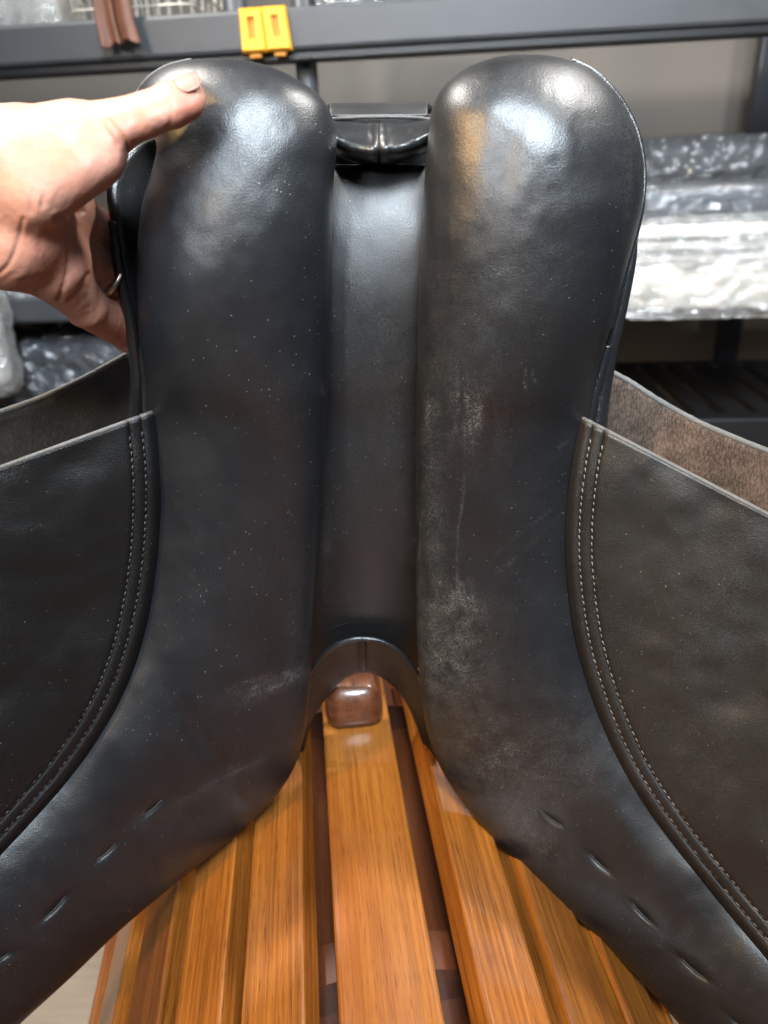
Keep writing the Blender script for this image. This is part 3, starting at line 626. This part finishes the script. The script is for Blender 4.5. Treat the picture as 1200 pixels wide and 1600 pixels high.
    vn /= np.linalg.norm(vn, axis=1)[:, None] + 1e-9
    return verts, faces, vn
hv, hf, hn = hand_mesh()
if (hn[:, 0] * (hv[:, 0] - hv[:, 0].mean())).sum() < 0: hf = hf[:, ::-1]; hn = -hn
def crease(line, depth, width, zmin=-230):
    c = catmull(line, 60); dist = np.full(len(hv), 1e3)
    for p in c: dist = np.minimum(dist, np.hypot(hv[:, 0] - p[0], hv[:, 1] - p[1]))
    return np.where((hv[:, 2] > zmin) & (hn[:, 2] > -.1), -depth * np.exp(-(dist / width) ** 2) + 0.12 * depth * np.exp(-((dist - 2.4 * width) / (1.3 * width)) ** 2), 0)
dsp = crease([(170, 188), (184, 205), (196, 222), (205, 242)], 3.4, 3.2) + crease([(158, 190), (172, 210), (184, 226)], 1.6, 3.0) + crease([(264, 160), (268, 180), (264, 204)], 1.1, 4.0)
dsp += crease([(88, 340), (104, 345), (107, 390), (104, 430), (92, 468)], 2.8, 3.2) + crease([(36, 342), (28, 380), (14, 412), (-4, 428)], 2.4, 3.2) + crease([(130, 330), (112, 336), (88, 342)], 3.0, 4.0) + crease([(138, 428), (126, 452), (108, 470)], 2.4, 3.0)
dsp += crease([(30, 438), (60, 434), (84, 424)], 1.3, 3.0) + crease([(50, 452), (76, 448)], 1.1, 2.6) + crease([(52, 300), (48, 330)], 1.2, 4) + crease([(72, 290), (66, 322)], 1.0, 4)
dsp += 0.8 * fbm(hv[:, 0] / 26, hv[:, 1] / 30, 71) + 0.6 * fbm(hv[:, 2] / 22, hv[:, 0] / 20, 72)
hv2 = hv + hn * dsp[:, None]
red = 1.0 * np.exp(-(((hv[:, 0] - 300) / 28) ** 2 + ((hv[:, 1] - 175) / 32) ** 2)) + 0.55 * np.clip((-hv[:, 2] - 150) / 120, 0, 1) + 0.45 * np.exp(-(((hv[:, 0] - 90) / 60) ** 2 + ((hv[:, 1] - 390) / 60) ** 2)) + .25 * np.exp(-(((hv[:, 0] - 180) / 40) ** 2 + ((hv[:, 1] - 240) / 30) ** 2))
hbase = H((-100, 330, -60)); hand = empty('hand', tuple(hbase))
tag(hand, 'left hand gripping the saddle panel, thumb in front and fingers behind', 'hand')
mesh_obj('skin', H(hv2), hf, M['skin'], hand, attrs={'red': red})
# thumb nail: curved plate lying on the thumb's upper side
def nail():
    a = np.array((267, 164.5, -4.)); b = np.array((303, 150, -10.)); ax = (b - a) / np.linalg.norm(b - a)
    upv = np.array((0, -1, 0.)); upv -= ax * (upv @ ax); upv /= np.linalg.norm(upv); zv = np.cross(ax, upv); zv *= np.sign(zv[2])
    n, m = 22, 18; V = []
    for i in range(n):
        t = i / (n - 1)
        for j in range(m):
            w = 2 * j / (m - 1) - 1
            half = 0.66 * (1 - 0.30 * max(0, .25 - t) / .25 - .55 * max(0, t - .72) ** 2 / .08)
            ang = 0.62 + half * w; tt = t + (-.10 * (1 - w * w) if t < .3 else 0) * (1 - t / .3 if t < .3 else 0)
            r = 37.6 - 0.1 - 1.8 * abs(w) ** 3 - 9.0 * max(0, t - .62) ** 1.6 - 1.2 * max(0, .2 - t) / .2
            V.append(a + ax * (18 + 36 * tt) + (upv * math.cos(ang) + zv * math.sin(ang)) * r)
    ob = mesh_obj('thumb_nail', H(np.array(V)), grid_faces(n, m), M['nail'], hand)
    so = ob.modifiers.new('thickness', 'SOLIDIFY'); so.thickness = 0.0009; so.offset = 0
nail()
# finger ring: a plain band round the ring finger
a = np.array((160, 430, -236.)); b = np.array((222, 474, -292.)); ax = (b - a) / np.linalg.norm(b - a); e1 = np.cross(ax, (0, 0, 1.)); e1 /= np.linalg.norm(e1); e2 = np.cross(ax, e1)
V = []; prof = [(-7.5, 1.0), (-5, 3.6), (0, 4.4), (5, 3.6), (7.5, 1.0), (0, 0.4)]
for i in range(48):
    t = 2 * math.pi * i / 48
    for o_, r_ in prof: V.append(a + ax * (2 + o_) + (e1 * math.cos(t) + e2 * math.sin(t)) * (39.0 + r_))
n = len(prof); ff = [(i * n + j, i * n + (j + 1) % n, ((i + 1) % 48) * n + (j + 1) % n, ((i + 1) % 48) * n + j) for i in range(48) for j in range(n)]
mesh_obj('finger_ring', H(np.array(V)), ff, M['ring'], hand)

# ================================================================== BACKGROUND SHELVING
def metal_mat():
    a = NT('charcoal_shelf'); v = a.obj(); n = a.noise(v, 9, 4, 0.6); f = a.noise(v, 500, 2)
    a.set(a.b, 'Base Color', a.mix(n, (0.036, 0.039, 0.044, 1), (0.055, 0.059, 0.066, 1))); a.set(a.b, 'Roughness', a.ramp(n, 0.3, 0.7, 0.38, 0.52)); a.set(a.b, 'Normal', a.bump(f, 0.12, 0.001)); return a.m
M['shelf'] = metal_mat(); M['post'] = plain('dark_post', (0.028, 0.032, 0.040), 0.4); M['black_plastic'] = plain('black_plastic', (0.010, 0.011, 0.013), 0.45)
shelf = empty('shelving_unit', tuple(S(0, 0, 0)), SYAW)
tag(shelf, 'charcoal shelving unit standing along the wall behind the saddle', 'shelving unit')
def sbox(name, s0, s1, b0, b1, z0, z1, mat, parent=shelf, bev=0.003):
    x = [(s0, b0, z0), (s1, b0, z0), (s1, b1, z0), (s0, b1, z0), (s0, b0, z1), (s1, b0, z1), (s1, b1, z1), (s0, b1, z1)]
    ob = mesh_obj(name, x, [(0, 3, 2, 1), (4, 5, 6, 7), (0, 1, 5, 4), (1, 2, 6, 5), (2, 3, 7, 6), (3, 0, 4, 7)], mat, parent, smooth=False, local=True)
    if bev:
        m = ob.modifiers.new('bevel', 'BEVEL'); m.width = bev; m.segments = 2
    return ob
DEP = 0.46
sbox('shelf_beam', -1.3, 1.3, -.012, .014, ZU, ZU + .056, M['shelf'], bev=.006)
sbox('shelf_lip', -1.3, 1.3, -.006, .03, ZU - .012, ZU - .001, M['black_plastic'], bev=.002)
sbox('shelf_board', -1.3, 1.3, .0145, 0.24, ZU + .034, ZU + .050, M['shelf'])
sbox('shelf_beam', -1.3, 1.3, -.012, .014, ZL, ZL + .045, M['shelf'], bev=.006)
sbox('shelf_board', -1.3, 1.3, .0145, DEP, ZL + .025, ZL + .041, M['shelf'])
ZG = 1.035
for k in range(46):                            # lower slotted shelf: cross ribs
    s = -1.25 + k * .055; sbox('shelf_rib', s, s + .034, .03, DEP - .02, ZG - .012, ZG, M['black_plastic'], bev=0)
sbox('shelf_beam', -1.3, 1.3, -.012, .0295, ZG - .05, ZG + .004, M['black_plastic'], bev=.004); sbox('shelf_beam', -1.3, 1.3, DEP - .0195, DEP, ZG - .05, ZG + .004, M['black_plastic'], bev=.004)
def spost(s, b, r, z0=0.0, z1=2.3, name='post'):
    v = []; n = 20
    for z in (z0, z1):
        for j in range(n): t = 2 * math.pi * j / n; v.append((s + r * math.cos(t), b + r * math.sin(t), z))
    mesh_obj(name, v, grid_faces(2, n, True) + [tuple(range(n - 1, -1, -1)), tuple(n + j for j in range(n))], M['shelf'], shelf, local=True)
spost(s_at(480, 120, .04)[0], .040, .017); spost(s_at(367, 10, .04)[0], .040, .019)
s_, z_ = s_at(1190, 170, DEP + .02); sbox('post', s_ - .022, s_ + .022, DEP + .001, DEP + .04, 0, 2.3, M['post'])
s_, z_ = s_at(0, 300, DEP + .02); sbox('post', s_ - .25, s_ - .2, DEP + .001, DEP + .04, 0, 2.3, M['post'])

# ---- yellow clips on the upper beam
M['yellow'] = plain('yellow_plastic', (0.82, 0.40, 0.005), 0.42); M['yellow_dark'] = plain('yellow_shaded', (0.60, 0.22, 0.004), 0.5)  # second yellow is darker: shade of slot and hook painted in
def clip(px0, px1, py0, py1, lean, label):
    c = empty('shelf_clip', tuple(S(*(lambda q: (q[0], -.014, q[1]))(s_at((px0 + px1) / 2, py1))))); c.rotation_euler = (0, 0, SYAW)
    s0, z1 = s_at(px0, py0, -.014); s1, _ = s_at(px1, py0, -.014); _, z0 = s_at(px0, py1, -.014); w = (s1 - s0) / 2; h = z1 - z0
    wb = w * 1.08
    def ring(k, b): return [(-wb * k + lean * 0, b, 0 + h * (1 - k) / 2), (wb * k, b, h * (1 - k) / 2), (w * k + lean, b, h - h * (1 - k) / 2), (-w * k + lean, b, h - h * (1 - k) / 2)]
    slot = [(-w * .34, -.014, h * .30), (w * .30, -.014, h * .30), (w * .30 + lean * .8, -.014, h * .80), (-w * .34 + lean * .8, -.014, h * .80)]
    slot2 = [(x * .9, -.007, z) for x, _, z in slot]
    v = ring(1, .0) + ring(1, -.010) + ring(.9, -.014) + slot + slot2
    f = [(3, 2, 1, 0)]
    for k in (0, 4, 8, 12): f += [(k + i, k + (i + 1) % 4, k + 4 + (i + 1) % 4, k + 4 + i) for i in range(4)]
    mesh_obj('clip_body', v, f, M['yellow'], c, smooth=False, local=True)
    mesh_obj('slot', [(x, y - .0002, z) for x, y, z in slot2], [(0, 1, 2, 3)], M['yellow_dark'], c, smooth=False, local=True)
    mesh_obj('hook', [(-w * .5, -.006, -.006), (w * .5, -.006, -.006), (w * .5, .02, -.006), (-w * .5, .02, -.006), (-w * .5, -.006, -.0005), (w * .5, -.006, -.0005), (w * .5, .02, -.0005), (-w * .5, .02, -.0005)],
             [(0, 3, 2, 1), (4, 5, 6, 7), (0, 1, 5, 4), (1, 2, 6, 5), (2, 3, 7, 6), (3, 0, 4, 7)], M['yellow_dark'], c, smooth=False, local=True)
    tag(c, label, 'clip', 'yellow clips on the shelf beam')
clip(386, 422, 17, 86, -.001, 'left one of two yellow plastic clips on the shelf beam')
clip(424, 460, 14, 83, -.004, 'right one of two yellow plastic clips on the shelf beam')

# ---- wire basket
M['wire'] = plain('pale_wire', (0.62, 0.58, 0.50), 0.35, 0.3)
def wire_basket():
    s0, z0 = s_at(112, 38, .03); s1, _ = s_at(296, 26, .03); s0t, _ = s_at(98, 8, .02)
    zb = ZU + .0525; zt = zb + .085; b0, b1 = .035, .22; fl = .012
    o = empty('wire_basket', tuple(S((s0 + s1) / 2, (b0 + b1) / 2, zb))); o.rotation_euler = (0, 0, SYAW); w = (s1 - s0) / 2; d = (b1 - b0) / 2
    def loop(z, k, r):
        pts = []
        for cx, cy, a0 in ((w + k, d + k, 0), (-w - k, d + k, 90), (-w - k, -d - k, 180), (w + k, -d - k, 270)):
            for t in range(0, 91, 15):
                a = math.radians(a0 + t); q = .018; pts.append((cx - math.copysign(q, cx) + q * math.cos(a), cy - math.copysign(q, cy) + q * math.sin(a), z))
        pts.append(pts[0]); v, f = tube_geo(pts, r, 6, side=(0, 0, 1)); mesh_obj('wire', v, f, M['wire'], o, local=True)
    loop(.002, 0, .0018)
    for i, z in enumerate((.024, .046, .085)): loop(z, fl * z / .085, .0016 if i < 2 else .0026)
    for k in range(9):
        x = -w + .014 + k * (2 * w - .028) / 8; r = .0013
        v, f = tube_geo([(x, -d - fl, .085), (x, -d, .002), (x, d, .002), (x, d + fl, .085)], r, 6, side=(1, .01, .02)); mesh_obj('wire', v, f, M['wire'], o, local=True)
    for k in range(5):
        y = -d + .02 + k * (2 * d - .04) / 4
        v, f = tube_geo([(-w - fl, y, .085), (-w, y, .0045), (w, y, .0045), (w + fl, y, .085)], .0013, 6, side=(.01, 1, .02)); mesh_obj('wire', v, f, M['wire'], o, local=True)
    tag(o, 'pale wire basket on the upper shelf, brown straps hanging out of it', 'basket')
wire_basket()

# ---- two brown straps hanging over the beam
def strap_mat():
    a = NT('brown_leather_strap'); v = a.obj(); n = a.noise(v, 60, 4); g = a.noise(a.obj((300, 300, 20)), 1, 3)
    a.set(a.b, 'Base Color', a.mix(n, (0.090, 0.032, 0.016, 1), (0.155, 0.060, 0.032, 1))); a.set(a.b, 'Roughness', 0.6); a.set(a.b, 'Normal', a.bump(g, 0.2, .001)); return a.m
M['strap'] = strap_mat()
def strap(px0, px1, pyb, lean, label, seed):
    s0, z0 = s_at(px0, pyb, -.03); s1, _ = s_at(px1, pyb, -.03); w = (s1 - s0) / 2; sm = (s0 + s1) / 2
    o_ = []; nr, nc = 40, 12
    zt = ZU + .16; path = [(sm + lean, .035, zt - .03), (sm + lean, .005, zt - .005), (sm + lean * .9, -.02, zt - .03), (sm + lean * .6, -.030, ZU + .06), (sm + lean * .2, -.034, (ZU + z0) / 2 + .02), (sm, -.036, z0)]
    c = catmull(path, nr); V = []
    for i in range(nr):
        t = i / (nr - 1)
        for j in range(nc):
            u = 2 * j / (nc - 1) - 1; V.append(S(c[i, 0] + w * (.80 + .2 * t) * u, c[i, 1] + .007 * math.cos(u * 2.2 + seed) * (.4 + .6 * t) , c[i, 2] + .004 * math.sin(u * 3 + seed) * (t > .97)))
    ob = mesh_obj('leather_strap', V, grid_faces(nr, nc), M['strap']); so = ob.modifiers.new('thickness', 'SOLIDIFY'); so.thickness = .004; so.offset = 0
    tag(ob, label, 'strap', 'brown straps hanging over the shelf beam')
strap(162, 193, 72, -.010, 'left one of two brown leather straps hanging over the shelf beam', 0.3)
strap(190, 222, 67, -.012, 'right one of two brown leather straps hanging over the shelf beam', 2.4)

# ---- wrapped goods
def film_mat(name, tint, amount=0.35, rough=0.12):
    a = NT(name); v = a.obj(); n1 = a.noise(v, 35, 5, 0.65, 0.8); n2 = a.noise(v, 110, 3, 0.6, 0.5)
    tr = a.n('ShaderNodeBsdfTransparent'); gl = a.n('ShaderNodeBsdfGlossy', {'Roughness': rough, 'Color': (1, 1, 1, 1)}); df = a.n('ShaderNodeBsdfTranslucent', {'Color': (*tint, 1)}); d2 = a.n('ShaderNodeBsdfDiffuse', {'Color': (*tint, 1)})
    nb = a.bump(n2, 0.5, .006); a.set(gl, 'Normal', nb)
    m0 = a.n('ShaderNodeMixShader', {0: 0.7, 1: df.outputs[0], 2: d2.outputs[0]}); m1 = a.n('ShaderNodeMixShader', {0: a.ramp(n1, .3, .75, amount * .6, amount), 1: tr.outputs[0], 2: m0.outputs[0]})
    fr = a.n('ShaderNodeFresnel', {'IOR': 1.5, 'Normal': nb}); m2 = a.n('ShaderNodeMixShader', {0: a.math('ADD', fr.outputs[0], .03, True), 1: m1.outputs[0], 2: gl.outputs[0]})
    a.t.links.new(m2.outputs[0], a.out.inputs[0]); return a.m
M['film'] = film_mat('clear_film', (0.80, 0.83, 0.86), .30, .12); M['film_thin'] = film_mat('thin_clear_film', (0.5, 0.55, 0.62), .20, .12)
def cloth_mat(name, ca, cb):
    a = NT(name); v = a.obj(); n = a.noise(v, 14, 4); f = a.noise(v, 300, 3); a.set(a.b, 'Base Color', a.mix(n, (*ca, 1), (*cb, 1))); a.set(a.b, 'Roughness', .8); a.set(a.b, 'Normal', a.bump(f, .3, .002)); return a.m
M['white_cloth'] = cloth_mat('cream_cloth', (0.62, 0.59, 0.53), (0.80, 0.78, 0.73)); M['navy_cloth'] = cloth_mat('navy_cloth', (0.040, 0.046, 0.060), (0.075, 0.085, 0.105)); M['grey_cloth'] = cloth_mat('grey_cloth', (0.045, 0.045, 0.047), (0.08, 0.08, 0.08)); M['black_cloth'] = cloth_mat('black_cloth', (0.010, 0.010, 0.012), (0.022, 0.022, 0.025)); M['beige'] = cloth_mat('beige_card', (0.42, 0.38, 0.30), (0.55, 0.50, 0.42))
def soft_box(name, s0, s1, b0, b1, z0, z1, mat, parent, amp, seed, exp=4.0, n=26, freq=11, grow=0.0):
    """a crumpled pillow-edged block"""
    c = np.array([(s0 + s1) / 2, (b0 + b1) / 2, (z0 + z1) / 2]); hsz = np.array([(s1 - s0) / 2, (b1 - b0) / 2, (z1 - z0) / 2]) + grow
    vs, fs = [], []; mp = {}
    for axis in range(3):
        for sg in (-1, 1):
            g = []
            for i in range(n + 1):
                for j in range(n + 1):
                    q = [0, 0, 0]; q[axis] = sg; q[(axis + 1) % 3] = 2 * i / n - 1; q[(axis + 2) % 3] = 2 * j / n - 1
                    key = tuple(round(t, 5) for t in q)
                    if key not in mp:
                        q = np.array(q); l = (np.abs(q) ** exp).sum() ** (1 / exp); p = q / l * hsz
                        w = np.array(c) + p; k = Vector(w) * freq + Vector((seed * 3.1, seed, 0))
                        r = 1 - abs(mnoise.noise(k)) * 2; r2 = 1 - abs(mnoise.noise(k * 2.3)) * 2
                        nn = q / np.linalg.norm(q); dd = amp * (r + .5 * r2)
                        p = p + nn * dd * np.array([1, 1, .8])
                        if p[2] < -hsz[2]: p[2] = -hsz[2]
                        mp[key] = len(vs); vs.append(S(*(c + p)))
                    g.append(mp[key])
            for i in range(n):
                for j in range(n):
                    q = (g[i * (n + 1) + j], g[(i + 1) * (n + 1) + j], g[(i + 1) * (n + 1) + j + 1], g[i * (n + 1) + j + 1]); fs.append(q if sg > 0 else q[::-1])
    return mesh_obj(name, vs, [t for q in fs for t in ((q[0], q[1], q[2]), (q[0], q[2], q[3]))] if name == 'plastic_film' else fs, mat, parent, smooth=name != 'plastic_film')
def pack(label, cat, s0, s1, b0, b1, z0, z1, cloth, seed, amp=.006, layers=1, name='wrapped_pack', film='film', famp=.011):
    o = empty(name, tuple(S((s0 + s1) / 2, (b0 + b1) / 2, z0))); o.rotation_euler = (0, 0, SYAW)
    hgt = (z1 - z0) / layers
    for i in range(layers): soft_box('folded_cloth', s0 + .01 * (i % 2), s1 - .008 * ((i + 1) % 2), b0 + .006 * ((i * 7) % 3), b1, z0 + hgt * i + .002, z0 + hgt * (i + 1) - .001, M[cloth], o, amp, seed + i, exp=5)
    soft_box('plastic_film', s0, s1, b0, b1, z0 - .0, z1, M[film], o, famp, seed + 9.5, n=40, freq=30, exp=6, grow=.009)
    return tag(o, label, cat)
sR0, zz = s_at(900, 420, .0); sR1 = sR0 + .62
ztop = ZL + .0425
_, zw1 = s_at(1080, 352, -.03)
pack('cream folded pads in crumpled clear plastic on the middle shelf', 'wrapped pads', sR0, sR1, -.045, .30, ztop - .044 + .046, zw1, 'white_cloth', 3, amp=.003, layers=4, famp=.010)
wp = [o for o in bpy.data.objects if o.name.startswith('wrapped_pack')][0]
soft_box('folded_cloth', sR0 + .01, sR1, -.062, -.018, ZL + .004, ztop + .030, M['white_cloth'], wp, .006, 71, exp=4)
soft_box('plastic_film', sR0, sR1, -.066, -.0165, ZL - .004, ztop + .045, M['film'], wp, .012, 73, n=40, freq=30, exp=5, grow=.006)
pack('flat navy pad in clear plastic lying on the cream pads', 'wrapped pad', sR0 + .02, sR1, .00, .34, zw1 + .012, zw1 + .050, 'navy_cloth', 17, film='film_thin', famp=.006)
pack('dark grey bag in thin plastic lying on top of the navy pad', 'wrapped bag', sR0 + .0, sR0 + .40, .14, .40, zw1 + .066, zw1 + .118, 'grey_cloth', 23, film='film_thin', famp=.010)
# left, lower shelf: black pad in film; pale bag at the frame's edge
sL0, _ = s_at(-60, 600, .05); sL1, _ = s_at(215, 600, .05)
pack('black pad in shiny clear plastic on the lower shelf below the hand', 'wrapped pad', sL0, sL1, .04, .36, ZG + .001, ZG + .15, 'black_cloth', 31, film='film_thin', famp=.012)
sP0, _ = s_at(-150, 500, -.03); sP1, _ = s_at(14, 520, -.03)
_, zp0 = s_at(0, 610, -.06); 
pack('white plastic bag hanging over the shelf edge at the far left', 'plastic bag', sP0, sP1, -.075, -.03, zp0, ZL + .075, 'white_cloth', 41, film='film', famp=.006, name='plastic_bag')
sQ1, _ = s_at(58, 470, .02)
pack('small grey crumpled plastic bundle on the middle shelf left of the hand', 'plastic bundle', sP0 + .02, sQ1, .0, .2, ztop, ztop + .035, 'navy_cloth', 47, film='film', famp=.008, name='plastic_bundle')
# upper shelf: ribbed blister pack on the left, film bundle on the right
sU0, _ = s_at(-160, 30, .05); sU1, _ = s_at(92, 30, .05); zu = ZU + .0515
bp = empty('blister_pack', tuple(S((sU0 + sU1) / 2, .14, zu))); bp.rotation_euler = (0, 0, SYAW)
soft_box('tray', sU0, sU1, .06, .26, zu, zu + .085, M['beige'], bp, .001, 51, exp=9)
for k in range(9):
    s = sU0 + .02 + k * (sU1 - sU0 - .03) / 9; w = (sU1 - sU0) / 16
    V = [S(s, .058, zu + .016), S(s + w, .058, zu + .016), S(s + w * 2, .05, zu + .040), S(s + w, .058, zu + .064), S(s, .058, zu + .064), S(s + w, .05, zu + .040)]
    mesh_obj('chevron_rib', V, [(0, 1, 2, 5), (5, 2, 3, 4)], M['film'], bp, smooth=False)
soft_box('plastic_film', sU0 - .004, sU1 + .004, .045, .27, zu, zu + .095, M['film'], bp, .003, 55, exp=10, grow=.002)
tag(bp, 'ribbed clear blister pack on the upper shelf left of the wire basket', 'blister pack')
sV0, _ = s_at(500, 5, .06); sV1, _ = s_at(640, 5, .06)
pack('clear plastic bundle on the upper shelf right of the yellow clips', 'plastic bundle', sV0, sV1 + .12, .03, .25, zu, zu + .07, 'grey_cloth', 61, film='film', famp=.010, name='plastic_bundle')
